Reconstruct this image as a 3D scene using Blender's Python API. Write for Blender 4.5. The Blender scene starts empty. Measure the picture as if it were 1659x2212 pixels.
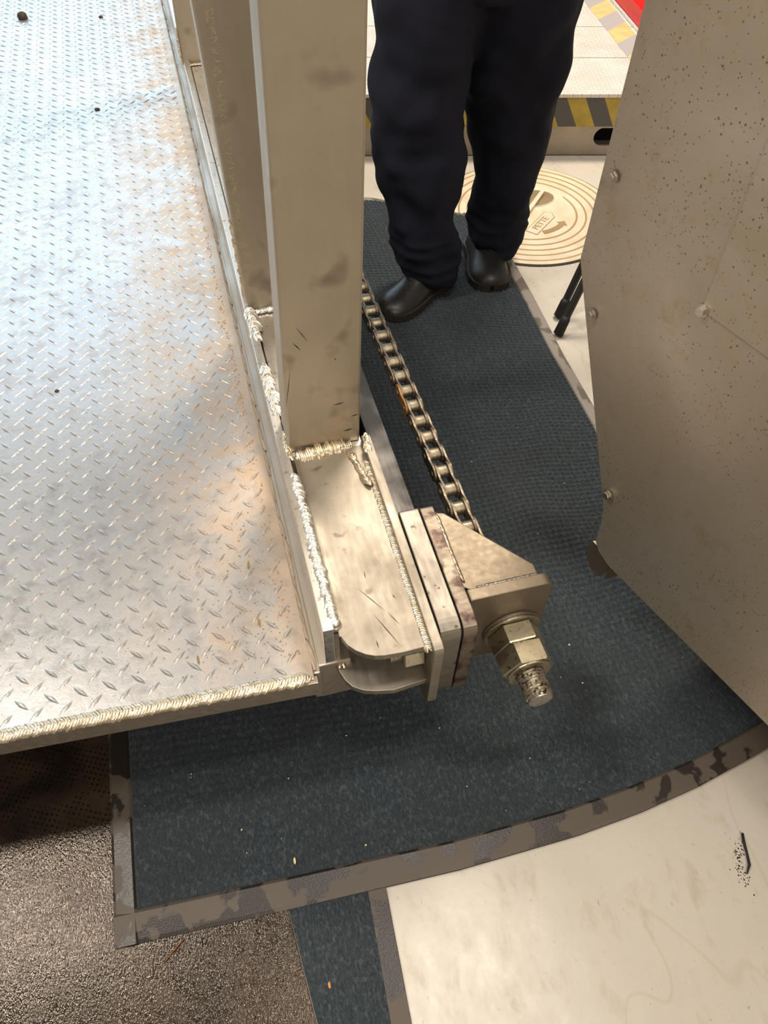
import bpy, bmesh, math, random
from mathutils import Vector, Matrix, noise
PI = math.pi
R = random.Random(7)
SC = bpy.context.scene
COL = SC.collection

# ------------------------------------------------------------ camera, world, lights, exposure
cam = bpy.data.objects.new('camera', bpy.data.cameras.new('camera'))
COL.objects.link(cam)
cam.matrix_world = Matrix(((0.96615726, 0.1926806, -0.17150607, 0), (-0.25743287, 0.76245343, -0.59362706, 0),
                           (0.01638497, 0.61768839, 0.78625224, 1.45), (0, 0, 0, 1)))
cam.data.sensor_fit = 'VERTICAL'
cam.data.sensor_height = 36.0
cam.data.lens = 36.0 * 1628 / 2212
cam.data.clip_start = 0.02
SC.camera = cam

w = bpy.data.worlds.new('hall'); SC.world = w; w.use_nodes = True
bg = w.node_tree.nodes['Background']
bg.inputs[0].default_value = (1.0, 0.90, 0.78, 1)
bg.inputs[1].default_value = 0.30

def area(name, loc, target, sx, sy, power, col):
    l = bpy.data.lights.new(name, 'AREA'); l.shape = 'RECTANGLE'; l.size = sx; l.size_y = sy
    l.energy = power; l.color = col
    o = bpy.data.objects.new(name, l); COL.objects.link(o); o.location = loc
    o.rotation_euler = (Vector(target) - Vector(loc)).to_track_quat('-Z', 'Y').to_euler()
    return o
area('bay_window_light', (-1.6, 9.5, 3.6), (-0.4, 2.0, 0.3), 8.0, 5.0, 290, (0.58, 0.80, 1.0))
area('ceiling_lamp_light', (-2.15, 1.55, 4.3), (-2.15, 1.55, 0), 1.3, 0.35, 105, (1.0, 0.91, 0.79))
area('ceiling_lamp_light', (0.75, 0.40, 4.4), (0.75, 0.40, 0), 1.3, 0.35, 50, (1.0, 0.91, 0.80))
area('ceiling_lamp_light', (2.0, 3.4, 4.3), (2.0, 3.4, 0), 1.6, 0.6, 230, (1.0, 0.87, 0.70))
area('ceiling_lamp_light', (0.4, -3.0, 3.9), (0.4, -1.5, 0), 2.4, 0.8, 120, (1.0, 0.88, 0.72))
SC.view_settings.view_transform = 'Standard'; SC.view_settings.look = 'None'
SC.view_settings.gamma = 1; SC.view_settings.use_curve_mapping = False
SC.view_settings.exposure = 0.0

# ------------------------------------------------------------ helpers
def loc_of(p):
    v = Vector((0, 0, 0))
    while p is not None:
        v += p.location; p = p.parent
    return v
def tag(o, label=None, cat=None, group=None, kind=None):
    for k, v in (('label', label), ('category', cat), ('group', group), ('kind', kind)):
        if v: o[k] = v
    return o
def thing(name, loc, label, cat, group=None):
    o = bpy.data.objects.new(name, None); COL.objects.link(o); o.location = loc
    o.empty_display_size = 0.05
    return tag(o, label, cat, group)
def mesh(name, vs, fs, mat, parent=None, smooth=False, auto=None, origin=None):
    off = loc_of(parent) if parent is not None else (Vector(origin) if origin else Vector((0, 0, 0)))
    me = bpy.data.meshes.new(name)
    me.from_pydata([(v[0] - off.x, v[1] - off.y, v[2] - off.z) for v in vs], [], fs)
    me.materials.append(mat)
    if smooth: me.polygons.foreach_set('use_smooth', [True] * len(me.polygons))
    me.update()
    o = bpy.data.objects.new(name, me); COL.objects.link(o)
    if parent is not None: o.parent = parent
    elif origin: o.location = origin
    return o
def from_bm(name, bm, mat, parent=None, smooth=False, origin=None):
    vs = [v.co[:] for v in bm.verts]; bm.verts.index_update()
    fs = [[v.index for v in f.verts] for f in bm.faces]; bm.free()
    return mesh(name, vs, fs, mat, parent, smooth, origin=origin)
def prism_bm(poly, a, b, axis='z', bevel=0.0, seg=2):
    def m(p, h):
        return (p[0], p[1], h) if axis == 'z' else ((h, p[0], p[1]) if axis == 'x' else (p[0], h, p[1]))
    bm = bmesh.new()
    v0 = [bm.verts.new(m(p, a)) for p in poly]; v1 = [bm.verts.new(m(p, b)) for p in poly]
    bm.faces.new(v0); bm.faces.new(v1[::-1]); n = len(poly)
    for i in range(n): bm.faces.new((v0[i], v1[i], v1[(i + 1) % n], v0[(i + 1) % n]))
    bmesh.ops.recalc_face_normals(bm, faces=bm.faces)
    if bevel:
        caps = [e for e in bm.edges if any(len(f.verts) == n for f in e.link_faces) or e.calc_face_angle(0) > 0.6]
        bmesh.ops.bevel(bm, geom=caps, offset=bevel, segments=seg, affect='EDGES', profile=0.6)
    return bm
def prism(name, poly, a, b, mat, parent=None, axis='z', bevel=0.0, seg=2, origin=None):
    return from_bm(name, prism_bm(poly, a, b, axis, bevel, seg), mat, parent, origin=origin)
def box(name, x0, x1, y0, y1, z0, z1, mat, parent=None, bevel=0.0, origin=None):
    return prism(name, [(x0, y0), (x1, y0), (x1, y1), (x0, y1)], z0, z1, mat, parent, 'z', bevel, origin=origin)
def rounded(pts, rad, seg=6):
    out = []; n = len(pts)
    for i, p in enumerate(pts):
        r = rad[i] if isinstance(rad, (list, tuple)) else rad
        p = Vector(p); a = (Vector(pts[i - 1]) - p); b = (Vector(pts[(i + 1) % n]) - p)
        if r <= 0: out.append(tuple(p)); continue
        ang = a.angle(b); d = min(r / math.tan(ang / 2), a.length * .49, b.length * .49)
        s, e = p + a.normalized() * d, p + b.normalized() * d
        for k in range(seg + 1):
            t = k / seg
            out.append(tuple((1 - t) ** 2 * s + 2 * t * (1 - t) * p + t * t * e))
    return out
def loft(rings, close=True):
    """rings: lists of equal-length point lists -> verts, faces"""
    vs = [p for r in rings for p in r]; n = len(rings[0]); fs = []
    for i in range(len(rings) - 1):
        for k in range(n):
            fs.append((i * n + k, i * n + (k + 1) % n, (i + 1) * n + (k + 1) % n, (i + 1) * n + k))
    if close:
        fs.append(tuple(range(n))[::-1]); fs.append(tuple(range((len(rings) - 1) * n, len(rings) * n)))
    return vs, fs
def tube(path, r, n=8):
    P_ = [Vector(p) for p in path]; rings = []
    for i, p in enumerate(P_):
        t = (P_[min(i + 1, len(P_) - 1)] - P_[max(i - 1, 0)]).normalized()
        a = t.orthogonal().normalized() if i == 0 else (a - t * a.dot(t)).normalized()
        b = t.cross(a); rr = r[i] if isinstance(r, (list, tuple)) else r
        rings.append([tuple(p + (a * math.cos(2 * PI * k / n) + b * math.sin(2 * PI * k / n)) * rr) for k in range(n)])
    return loft(rings)
def cyl(c, axis, r, h, n=24, r2=None):
    """ring loft cylinder from c along axis length h"""
    c = Vector(c); ax = Vector(axis).normalized(); a = ax.orthogonal().normalized(); b = ax.cross(a)
    rr = [(0, r), (h, r if r2 is None else r2)]
    return loft([[tuple(c + ax * t + (a * math.cos(2 * PI * k / n) + b * math.sin(2 * PI * k / n)) * q) for k in range(n)] for t, q in rr])
def merge(*vf):
    V, F = [], []
    for vs, fs in vf:
        o = len(V); V += list(vs); F += [tuple(i + o for i in f) for f in fs]
    return V, F

# ------------------------------------------------------------ materials
def mat(name): 
    m = bpy.data.materials.new(name); m.use_nodes = True
    nt = m.node_tree; b = nt.nodes['Principled BSDF']
    return m, nt, b
def N(nt, t, **kw):
    n = nt.nodes.new(t)
    for k, v in kw.items():
        if k in n.inputs: n.inputs[k].default_value = v
        else: setattr(n, k, v)
    return n
def coords(nt, scale=(1, 1, 1), rot=(0, 0, 0)):
    tc = N(nt, 'ShaderNodeTexCoord'); mp = N(nt, 'ShaderNodeMapping')
    mp.inputs['Scale'].default_value = scale; mp.inputs['Rotation'].default_value = rot
    nt.links.new(tc.outputs['Object'], mp.inputs['Vector']); return mp.outputs[0]
def ramp(nt, src, stops):
    r = N(nt, 'ShaderNodeValToRGB'); e = r.color_ramp.elements
    while len(e) < len(stops): e.new(0.5)
    for i, (p, c) in enumerate(stops):
        e[i].position = p; e[i].color = (*c, 1) if isinstance(c, tuple) else (c, c, c, 1)
    nt.links.new(src, r.inputs[0]); return r.outputs[0]
def mixc(nt, fac, a, b, mode='MIX'):
    m = N(nt, 'ShaderNodeMix', data_type='RGBA', blend_type=mode)
    for s, v in ((0, fac), (6, a), (7, b)):
        if isinstance(v, bpy.types.NodeSocket): nt.links.new(v, m.inputs[s])
        else: m.inputs[s].default_value = (*v, 1) if isinstance(v, tuple) else v
    return m.outputs[2]
def noise_(nt, vec, scale, detail=4, rough=0.55, dist=0.0):
    n = N(nt, 'ShaderNodeTexNoise', Scale=scale, Detail=detail, Roughness=rough, Distortion=dist)
    nt.links.new(vec, n.inputs['Vector']); return n.outputs[0]
def bump(nt, b, h, strength, dist=0.001, chain=None):
    n = N(nt, 'ShaderNodeBump', Strength=strength, Distance=dist)
    nt.links.new(h, n.inputs['Height'])
    if chain is not None: nt.links.new(chain, n.inputs['Normal'])
    nt.links.new(n.outputs[0], b.inputs['Normal']); return n.outputs[0]
def maprange(nt, src, a, b, c, d):
    n = N(nt, 'ShaderNodeMapRange'); nt.links.new(src, n.inputs[0])
    for i, v in enumerate((a, b, c, d)): n.inputs[i + 1].default_value = v
    return n.outputs[0]
def mathn(nt, op, a, b=None):
    n = N(nt, 'ShaderNodeMath', operation=op)
    for i, v in enumerate((a, b)):
        if v is None: continue
        if isinstance(v, bpy.types.NodeSocket): nt.links.new(v, n.inputs[i])
        else: n.inputs[i].default_value = v
    return n.outputs[0]

def metal(name, c1, c2, rough=(0.32, 0.5), stretch=(1, 1, 1), spot=None, spot_scale=60, spot_at=(0.66, 0.70), metallic=0.9, bstr=0.25, big=5):
    m, nt, b = mat(name); v = coords(nt); vs_ = coords(nt, stretch)
    n1 = noise_(nt, v, big, 5, 0.6, 0.4); n2 = noise_(nt, vs_, 90, 3, 0.6)
    col = mixc(nt, ramp(nt, n1, [(0.35, 0.0), (0.65, 1.0)]), c1, c2)
    if spot:
        n3 = noise_(nt, v, spot_scale, 2, 0.5)
        col = mixc(nt, ramp(nt, n3, [(spot_at[0], 0.0), (spot_at[1], 1.0)]), col, spot)
    nt.links.new(col, b.inputs['Base Color'])
    b.inputs['Metallic'].default_value = metallic
    nt.links.new(maprange(nt, mathn(nt, 'ADD', n1, n2), 0.7, 1.3, rough[0], rough[1]), b.inputs['Roughness'])
    bump(nt, b, n2, bstr, 0.0006)
    return m
M = {}
M['column'] = metal('column_steel', (0.47, 0.415, 0.335), (0.41, 0.36, 0.285), (0.42, 0.58), (1, 1, 0.15), (0.24, 0.20, 0.155), 13, (0.60, 0.78), 0.82, 0.12, 4)
M['tray'] = metal('bracket_steel', (0.37, 0.335, 0.285), (0.285, 0.25, 0.20), (0.40, 0.60), (1, 0.2, 1), (0.20, 0.16, 0.13), 34, (0.66, 0.76), 0.8, 0.2, 9)
M['rail'] = metal('rail_aluminium', (0.60, 0.54, 0.47), (0.50, 0.43, 0.35), (0.35, 0.55), (1, 0.1, 1), None, metallic=0.85, bstr=0.3)
M['bar'] = metal('bright_bar', (0.80, 0.78, 0.74), (0.70, 0.67, 0.62), (0.22, 0.38), (1, 0.1, 1), (0.45, 0.42, 0.4), 90, (0.62, 0.7), 0.95, 0.2)
M['darkbar'] = metal('grimy_track_steel', (0.17, 0.16, 0.155), (0.09, 0.085, 0.085), (0.38, 0.6), (10, 0.12, 10), (0.04, 0.04, 0.04), 8, (0.45, 0.6), 0.8, 0.5, 9)
M['plate'] = metal('mounting_steel', (0.245, 0.205, 0.155), (0.205, 0.165, 0.122), (0.42, 0.56), (1, 1, 1), (0.16, 0.115, 0.085), 18, (0.64, 0.80), 0.8, 0.12, 5)
M['scorch'] = metal('scorched_cut_steel', (0.26, 0.22, 0.175), (0.20, 0.165, 0.13), (0.4, 0.55), (0.6, 2.2, 0.5), (0.09, 0.055, 0.05), 42, (0.46, 0.62), 0.8, 0.6, 20)
M['edge_dirt'] = metal('dirty_edge', (0.50, 0.40, 0.30), (0.38, 0.30, 0.22), (0.55, 0.7), metallic=0.3, bstr=0.6, big=30)
M['spacer'] = metal('spacer_steel', (0.31, 0.285, 0.25), (0.24, 0.215, 0.185), (0.38, 0.55), (1, .2, 1), (0.12, 0.10, 0.08), 60, (0.66, 0.70), 0.9, 0.25, 12)
M['nut'] = metal('zinc_nut', (0.52, 0.48, 0.36), (0.36, 0.33, 0.25), (0.25, 0.45), (1, 1, 0.3), (0.14, 0.12, 0.08), 120, (0.64, 0.72), 0.95, 0.2, 20)
M['thread'] = metal('dirty_thread', (0.50, 0.45, 0.36), (0.20, 0.17, 0.13), (0.3, 0.6), (1, 1, 1), (0.05, 0.04, 0.03), 160, (0.55, 0.65), 0.9, 0.4, 60)
M['chain'] = metal('greasy_chain', (0.30, 0.25, 0.19), (0.19, 0.155, 0.115), (0.42, 0.65), (1, 1, 1), (0.10, 0.07, 0.05), 130, (0.55, 0.66), 0.85, 0.8, 30)
M['chain_rust'] = metal('rusty_link', (0.45, 0.22, 0.06), (0.26, 0.14, 0.07), (0.45, 0.7), (1, 1, 1), (0.10, 0.07, 0.05), 130, (0.55, 0.66), 0.5, 0.8, 40)
M['roller'] = metal('chain_roller', (0.36, 0.31, 0.23), (0.24, 0.20, 0.15), (0.36, 0.55), (1, 1, 1), (0.12, 0.09, 0.06), 100, (0.6, 0.7), 0.9, 0.4, 40)
M['bolt'] = metal('bolt_steel', (0.62, 0.58, 0.52), (0.5, 0.46, 0.4), (0.25, 0.4), (1, 1, 1), (0.3, 0.15, 0.05), 200, (0.72, 0.8), 0.95, 0.2, 20)
M['weld'] = metal('weld_metal', (0.86, 0.75, 0.58), (0.62, 0.52, 0.38), (0.22, 0.42), (1, 1, 1), (0.25, 0.19, 0.12), 110, (0.66, 0.76), 0.9, 0.9, 40)
M['weld_white'] = metal('bright_weld_metal', (0.95, 0.93, 0.88), (0.8, 0.76, 0.68), (0.2, 0.4), (1, 1, 1), (0.3, 0.25, 0.18), 130, (0.68, 0.78), 0.85, 0.9, 50)
M['weld_dark'] = metal('heat_tinted_weld', (0.48, 0.38, 0.27), (0.36, 0.28, 0.2), (0.3, 0.45), (1, 1, 1), None, metallic=0.9, bstr=0.5)
M['stand'] = metal('black_stand', (0.012, 0.012, 0.013), (0.02, 0.02, 0.02), (0.4, 0.5), metallic=0.0)
M['platform_steel'] = metal('far_platform_steel', (0.42, 0.36, 0.29), (0.33, 0.28, 0.23), (0.45, 0.6), (0.2, 1, 1), metallic=0.6, bstr=0.1)
M['red'] = metal('red_paint', (0.72, 0.0, 0.001), (0.66, 0.0, 0.001), (0.35, 0.4), metallic=0.0, bstr=0.02)

def deck_mat():
    m, nt, b = mat('tread_plate_aluminium'); v = coords(nt); vb = coords(nt, (1, 0.08, 1))
    big = noise_(nt, v, 3.0, 6, 0.62, 0.6); mid = noise_(nt, v, 26, 5, 0.65, 0.3); brush = noise_(nt, vb, 160, 2, 0.6)
    col = mixc(nt, ramp(nt, big, [(0.35, 0.0), (0.7, 1.0)]), (0.63, 0.63, 0.635), (0.53, 0.52, 0.51))
    col = mixc(nt, ramp(nt, mid, [(0.50, 0.0), (0.66, 0.55)]), col, (0.40, 0.375, 0.355))
    # rusty brown wash along the rail edge (object x grows towards the rail)
    sep = N(nt, 'ShaderNodeSeparateXYZ'); tc = N(nt, 'ShaderNodeTexCoord'); nt.links.new(tc.outputs['Object'], sep.inputs[0])
    edge = maprange(nt, sep.outputs[0], 0.02, 0.33, 0.0, 1.0)
    st = mathn(nt, 'MULTIPLY', edge, ramp(nt, noise_(nt, v, 9, 5, 0.7, 0.8), [(0.38, 0.0), (0.62, 1.0)]))
    col = mixc(nt, mathn(nt, 'MULTIPLY', st, 0.75), col, (0.55, 0.36, 0.20))
    edge2 = maprange(nt, sep.outputs[0], 0.30, 0.345, 0.0, 0.7)
    col = mixc(nt, edge2, col, (0.62, 0.48, 0.36))
    speck = ramp(nt, noise_(nt, v, 260, 2, 0.5), [(0.70, 0.0), (0.75, 1.0)])
    col = mixc(nt, speck, col, (0.18, 0.14, 0.12))
    nt.links.new(col, b.inputs['Base Color']); b.inputs['Metallic'].default_value = 0.82
    r = mathn(nt, 'ADD', maprange(nt, mid, 0.3, 0.7, 0.27, 0.42), mathn(nt, 'MULTIPLY', st, 0.15))
    nt.links.new(r, b.inputs['Roughness'])
    n1 = bump(nt, b, brush, 0.15, 0.0004)
    bump(nt, b, mid, 0.5, 0.0012, n1)
    return m
M['deck'] = deck_mat()

def guard_mat():
    m, nt, b = mat('pitted_guard_steel'); v = coords(nt)
    big = noise_(nt, v, 3.2, 6, 0.6, 0.7)
    col = mixc(nt, ramp(nt, big, [(0.35, 0.0), (0.65, 1.0)]), (0.56, 0.50, 0.425), (0.46, 0.39, 0.295))
    dens = maprange(nt, noise_(nt, v, 4.5, 3, 0.5), 0.34, 0.52, 0.0, 1.0)
    for sc, lo, hi in ((58, 0.06, 0.13), (105, 0.11, 0.20), (190, 0.14, 0.22)):
        vo = N(nt, 'ShaderNodeTexVoronoi', Scale=sc); nt.links.new(v, vo.inputs['Vector'])
        sel = ramp(nt, vo.outputs['Color'], [(0.54, 0.0), (0.62, 1.0)])
        dot = mathn(nt, 'SUBTRACT', 1.0, maprange(nt, vo.outputs['Distance'], lo, hi, 0.0, 1.0))
        f = mathn(nt, 'MULTIPLY', mathn(nt, 'MULTIPLY', dot, sel), dens)
        col = mixc(nt, mathn(nt, 'MULTIPLY', f, 0.8), col, (0.15, 0.07, 0.028))
    halo = ramp(nt, noise_(nt, v, 17, 5, 0.7, 0.5), [(0.56, 0.0), (0.74, 0.5)])
    col = mixc(nt, halo, col, (0.40, 0.26, 0.12))
    nt.links.new(col, b.inputs['Base Color']); b.inputs['Metallic'].default_value = 0.72
    nt.links.new(maprange(nt, big, 0.3, 0.7, 0.34, 0.50), b.inputs['Roughness'])
    bump(nt, b, noise_(nt, coords(nt, (1, 0.2, 1)), 140, 3), 0.08, 0.0004)
    return m
M['guard'] = guard_mat()

def floor_mat():
    m, nt, b = mat('painted_concrete'); v = coords(nt)
    big = noise_(nt, v, 1.6, 6, 0.6, 0.4); mid = noise_(nt, coords(nt, (1, 0.5, 1)), 20, 6, 0.7, 0.3)
    col = mixc(nt, ramp(nt, big, [(0.3, 0.0), (0.7, 1.0)]), (0.60, 0.56, 0.50), (0.50, 0.46, 0.40))
    col = mixc(nt, ramp(nt, mid, [(0.55, 0.0), (0.75, 0.55)]), col, (0.36, 0.29, 0.21))
    ct = mathn(nt, 'ABSOLUTE', mathn(nt, 'SUBTRACT', noise_(nt, coords(nt, (1, .5, 1)), 1.6, 3, 0.55), 0.5))
    col = mixc(nt, mathn(nt, 'SUBTRACT', 0.22, maprange(nt, ct, 0.0, 0.003, 0.0, 0.22)), col, (0.34, 0.26, 0.17))
    sp = ramp(nt, noise_(nt, coords(nt, (1, 0.45, 1)), 130, 2, 0.5), [(0.70, 0.0), (0.76, 1.0)])
    col = mixc(nt, mathn(nt, 'MULTIPLY', sp, ramp(nt, big, [(0.35, 0.2), (0.6, 1.0)])), col, (0.22, 0.17, 0.12))
    nt.links.new(col, b.inputs['Base Color'])
    nt.links.new(maprange(nt, mid, 0.3, 0.7, 0.22, 0.42), b.inputs['Roughness'])
    n1 = bump(nt, b, noise_(nt, v, 90, 3, 0.5), 0.12, 0.001)
    bump(nt, b, noise_(nt, v, 12, 3, 0.5), 0.25, 0.003, n1)
    return m
M['floor'] = floor_mat()
M['wallpaint'] = metal('hall_wall_paint', (0.55, 0.50, 0.43), (0.50, 0.45, 0.39), (0.6, 0.7), metallic=0.0, bstr=0.05)

def pile_mat(name, c1, c2, c3):
    m, nt, b = mat(name); v = coords(nt)
    f = noise_(nt, coords(nt, (1, 0.35, 1)), 420, 2, 0.7); big = noise_(nt, v, 4, 5, 0.6)
    f2 = noise_(nt, coords(nt, (1, 0.5, 1)), 170, 3, 0.7)
    col = mixc(nt, ramp(nt, f, [(0.35, 0.0), (0.65, 1.0)]), c1, c2)
    col = mixc(nt, ramp(nt, f2, [(0.52, 0.0), (0.68, 0.8)]), col, c3)
    col = mixc(nt, ramp(nt, big, [(0.35, 0.0), (0.7, 0.45)]), col, (0.030, 0.034, 0.036))
    nt.links.new(col, b.inputs['Base Color']); b.inputs['Roughness'].default_value = 0.95
    b.inputs['Specular IOR Level'].default_value = 0.15
    if 'Sheen Weight' in b.inputs: b.inputs['Sheen Weight'].default_value = 0.15
    bump(nt, b, f, 0.9, 0.002)
    return m
M['pile'] = pile_mat('blue_mat_pile', (0.018, 0.026, 0.036), (0.044, 0.057, 0.067), (0.088, 0.103, 0.112))
def rubber(name, c1, c2, r0, r1, sc=30):
    m, nt, b = mat(name); v = coords(nt)
    wet = noise_(nt, v, sc, 3, 0.5, 0.3); f = ramp(nt, wet, [(0.50, 0.0), (0.53, 1.0)])
    nt.links.new(mixc(nt, f, c1, c2), b.inputs['Base Color'])
    nt.links.new(maprange(nt, f, 0, 1, r0, r1), b.inputs['Roughness'])
    vo = N(nt, 'ShaderNodeTexVoronoi', Scale=420); nt.links.new(v, vo.inputs['Vector'])
    bump(nt, b, vo.outputs['Distance'], 0.25, 0.0008)
    return m
M['border'] = rubber('wet_mat_border', (0.085, 0.068, 0.055), (0.022, 0.018, 0.016), 0.52, 0.34, 17)
M['border_grey'] = rubber('worn_mat_bevel', (0.26, 0.235, 0.21), (0.14, 0.12, 0.10), 0.4, 0.3, 12)
def brown_mat():
    m, nt, b = mat('wet_brown_mat'); v = coords(nt); vr = coords(nt, rot=(0, 0, 0.45))
    big = noise_(nt, v, 6, 5, 0.6, 0.5)
    col = mixc(nt, ramp(nt, big, [(0.4, 0.0), (0.62, 1.0)]), (0.014, 0.010, 0.008), (0.042, 0.029, 0.020))
    vo = N(nt, 'ShaderNodeTexVoronoi', Scale=105, Randomness=0.12, voronoi_dimensions='2D'); nt.links.new(vr, vo.inputs['Vector'])
    gate = ramp(nt, noise_(nt, v, 30, 2, 0.5), [(0.42, 0.0), (0.52, 1.0)])
    hole = mathn(nt, 'SUBTRACT', 1.0, maprange(nt, vo.outputs['Distance'], 0.15, 0.26, 0.0, 1.0))
    hole = mathn(nt, 'MULTIPLY', hole, gate)
    col = mixc(nt, hole, col, (0.006, 0.004, 0.004))
    nt.links.new(col, b.inputs['Base Color'])
    nt.links.new(maprange(nt, noise_(nt, v, 55, 3, 0.6), 0.4, 0.6, 0.09, 0.20), b.inputs['Roughness'])
    b.inputs['Specular IOR Level'].default_value = 0.5; b.inputs['Specular Tint'].default_value = (1.0, 0.88, 0.76, 1)
    n2 = bump(nt, b, noise_(nt, coords(nt, (1, 0.5, 1), (0, 0, 0.5)), 330, 2, 0.7), 0.9, 0.0008)
    bump(nt, b, noise_(nt, v, 45, 2, 0.5), 0.3, 0.0006, n2)
    return m
M['brown'] = brown_mat()
def cloth(name, c1, c2, rough=0.85):
    m, nt, b = mat(name); v = coords(nt)
    nt.links.new(mixc(nt, noise_(nt, v, 7, 3), c1, c2), b.inputs['Base Color'])
    b.inputs['Roughness'].default_value = rough; b.inputs['Specular IOR Level'].default_value = 0.2
    bump(nt, b, noise_(nt, v, 700, 1), 0.15, 0.0005)
    return m
M['trousers'] = cloth('navy_work_trousers', (0.008, 0.009, 0.017), (0.015, 0.016, 0.028))
M['jacket'] = cloth('navy_work_jacket', (0.010, 0.012, 0.025), (0.016, 0.018, 0.035))
M['skin'] = cloth('skin', (0.50, 0.30, 0.21), (0.55, 0.34, 0.25), 0.5)
M['hair'] = cloth('brown_hair', (0.03, 0.018, 0.01), (0.05, 0.03, 0.02), 0.6)
M['shoe'] = metal('black_shoe_leather', (0.012, 0.012, 0.012), (0.02, 0.02, 0.02), (0.30, 0.5), metallic=0.0, bstr=0.3)
M['sole'] = metal('shoe_sole', (0.022, 0.017, 0.013), (0.03, 0.022, 0.016), (0.6, 0.7), metallic=0.0)
M['black'] = metal('matt_black', (0.008, 0.007, 0.006), (0.012, 0.01, 0.01), (0.6, 0.8), metallic=0.0)
M['eyelet'] = metal('brass_eyelet', (0.6, 0.5, 0.3), (0.5, 0.4, 0.2), (0.3, 0.4))
def manhole_mat():
    m, nt, b = mat('painted_cast_cover'); v = coords(nt)
    col = mixc(nt, ramp(nt, noise_(nt, v, 12, 5, 0.6), [(0.35, 0.0), (0.7, 1.0)]), (0.74, 0.66, 0.52), (0.64, 0.53, 0.37))
    nt.links.new(col, b.inputs['Base Color']); b.inputs['Roughness'].default_value = 0.45
    bump(nt, b, noise_(nt, v, 110, 3), 0.3, 0.001); return m
M['cover'] = manhole_mat()
M['groove'] = metal('groove_dirt', (0.42, 0.28, 0.13), (0.34, 0.22, 0.10), (0.7, 0.8), metallic=0.0)
M['pit'] = metal('cover_pit', (0.26, 0.19, 0.10), (0.16, 0.11, 0.06), (0.6, 0.8), metallic=0.0)
def flat(name, c, r=0.6, met=0.0):
    return metal(name, c, tuple(x * 0.85 for x in c), (r, r + 0.05), metallic=met, bstr=0.05)
M['wood'] = flat('pale_wood', (0.75, 0.60, 0.32)); M['leaf'] = flat('orange_leaf', (0.60, 0.25, 0.05)); M['straw'] = flat('straw', (0.28, 0.20, 0.06))
M['needle'] = flat('pine_needle', (0.30, 0.09, 0.02)); M['mud'] = flat('mud', (0.04, 0.022, 0.014)); M['grit'] = flat('grit', (0.45, 0.33, 0.22))
def stripe_mat(name, ux, uy, uz, period, c1, c2):
    m, nt, b = mat(name); tc = N(nt, 'ShaderNodeTexCoord'); sep = N(nt, 'ShaderNodeSeparateXYZ')
    nt.links.new(tc.outputs['Object'], sep.inputs[0])
    s = mathn(nt, 'ADD', mathn(nt, 'ADD', mathn(nt, 'MULTIPLY', sep.outputs[0], ux), mathn(nt, 'MULTIPLY', sep.outputs[1], uy)), mathn(nt, 'MULTIPLY', sep.outputs[2], uz))
    f = mathn(nt, 'FRACT', mathn(nt, 'DIVIDE', s, period))
    f = mathn(nt, 'GREATER_THAN', f, 0.5)
    v = coords(nt); c1b = mixc(nt, ramp(nt, noise_(nt, v, 18, 5), [(0.4, 0.0), (0.7, 0.6)]), c1, tuple(x * 0.6 for x in c1))
    nt.links.new(mixc(nt, f, c1b, c2), b.inputs['Base Color']); b.inputs['Roughness'].default_value = 0.55
    return m
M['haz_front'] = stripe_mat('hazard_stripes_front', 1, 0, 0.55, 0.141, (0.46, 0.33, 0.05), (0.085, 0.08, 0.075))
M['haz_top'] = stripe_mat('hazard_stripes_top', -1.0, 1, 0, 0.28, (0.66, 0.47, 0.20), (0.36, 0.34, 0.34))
def fartop():
    m, nt, b = mat('far_tread_plate'); v = coords(nt, (1, 1, 1), (0, 0, 0.785))
    vo = N(nt, 'ShaderNodeTexVoronoi', Scale=42, Randomness=0.0, distance='CHEBYCHEV', voronoi_dimensions='2D'); nt.links.new(v, vo.inputs['Vector'])
    h = mathn(nt, 'SUBTRACT', 1.0, maprange(nt, vo.outputs['Distance'], 0.15, 0.30, 0.0, 1.0))
    col = mixc(nt, ramp(nt, noise_(nt, coords(nt), 8, 5, 0.7), [(0.4, 0.0), (0.7, 1.0)]), (0.72, 0.68, 0.63), (0.62, 0.55, 0.48))
    col = mixc(nt, mathn(nt, 'MULTIPLY', h, 0.7), col, (0.95, 0.92, 0.88))
    nt.links.new(col, b.inputs['Base Color']); b.inputs['Metallic'].default_value = 0.15; b.inputs['Roughness'].default_value = 0.36
    bump(nt, b, h, 0.9, 0.004); return m
M['fartop'] = fartop()

# ------------------------------------------------------------ the setting
tag(box('floor', -7, 7, -6, 12, -0.05, 0.0, M['floor']), kind='structure')
for nm, a in (('wall_left', (-7.1, -7, -6, 12)), ('wall_right', (7, 7.1, -6, 12)), ('wall_far', (-7.1, 7.1, 12, 12.1)), ('wall_near', (-7.1, 7.1, -6.1, -6))):
    tag(box(nm, a[0], a[1], a[2], a[3], 0, 4.8, M['wallpaint']), kind='structure')

# ------------------------------------------------------------ near platform (welded: deck, rail, ledge, posts)
plat = thing('access_platform', (-0.3, 0.6, 0.17), 'aluminium diamond-plate platform with upright steel posts welded along its right rail', 'platform')
def fy(x): return 0.557 - 0.050 * (x - 0.055)
box_poly = [(-1.5, fy(-1.5)), (0.050, fy(0.05)), (0.050, 5.2), (-1.5, 5.2)]
tag(prism('tread_plate', box_poly, 0.290, 0.300, M['deck'], plat, bevel=0.002), 'grey aluminium tread plate stained brown along its right edge')
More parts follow.
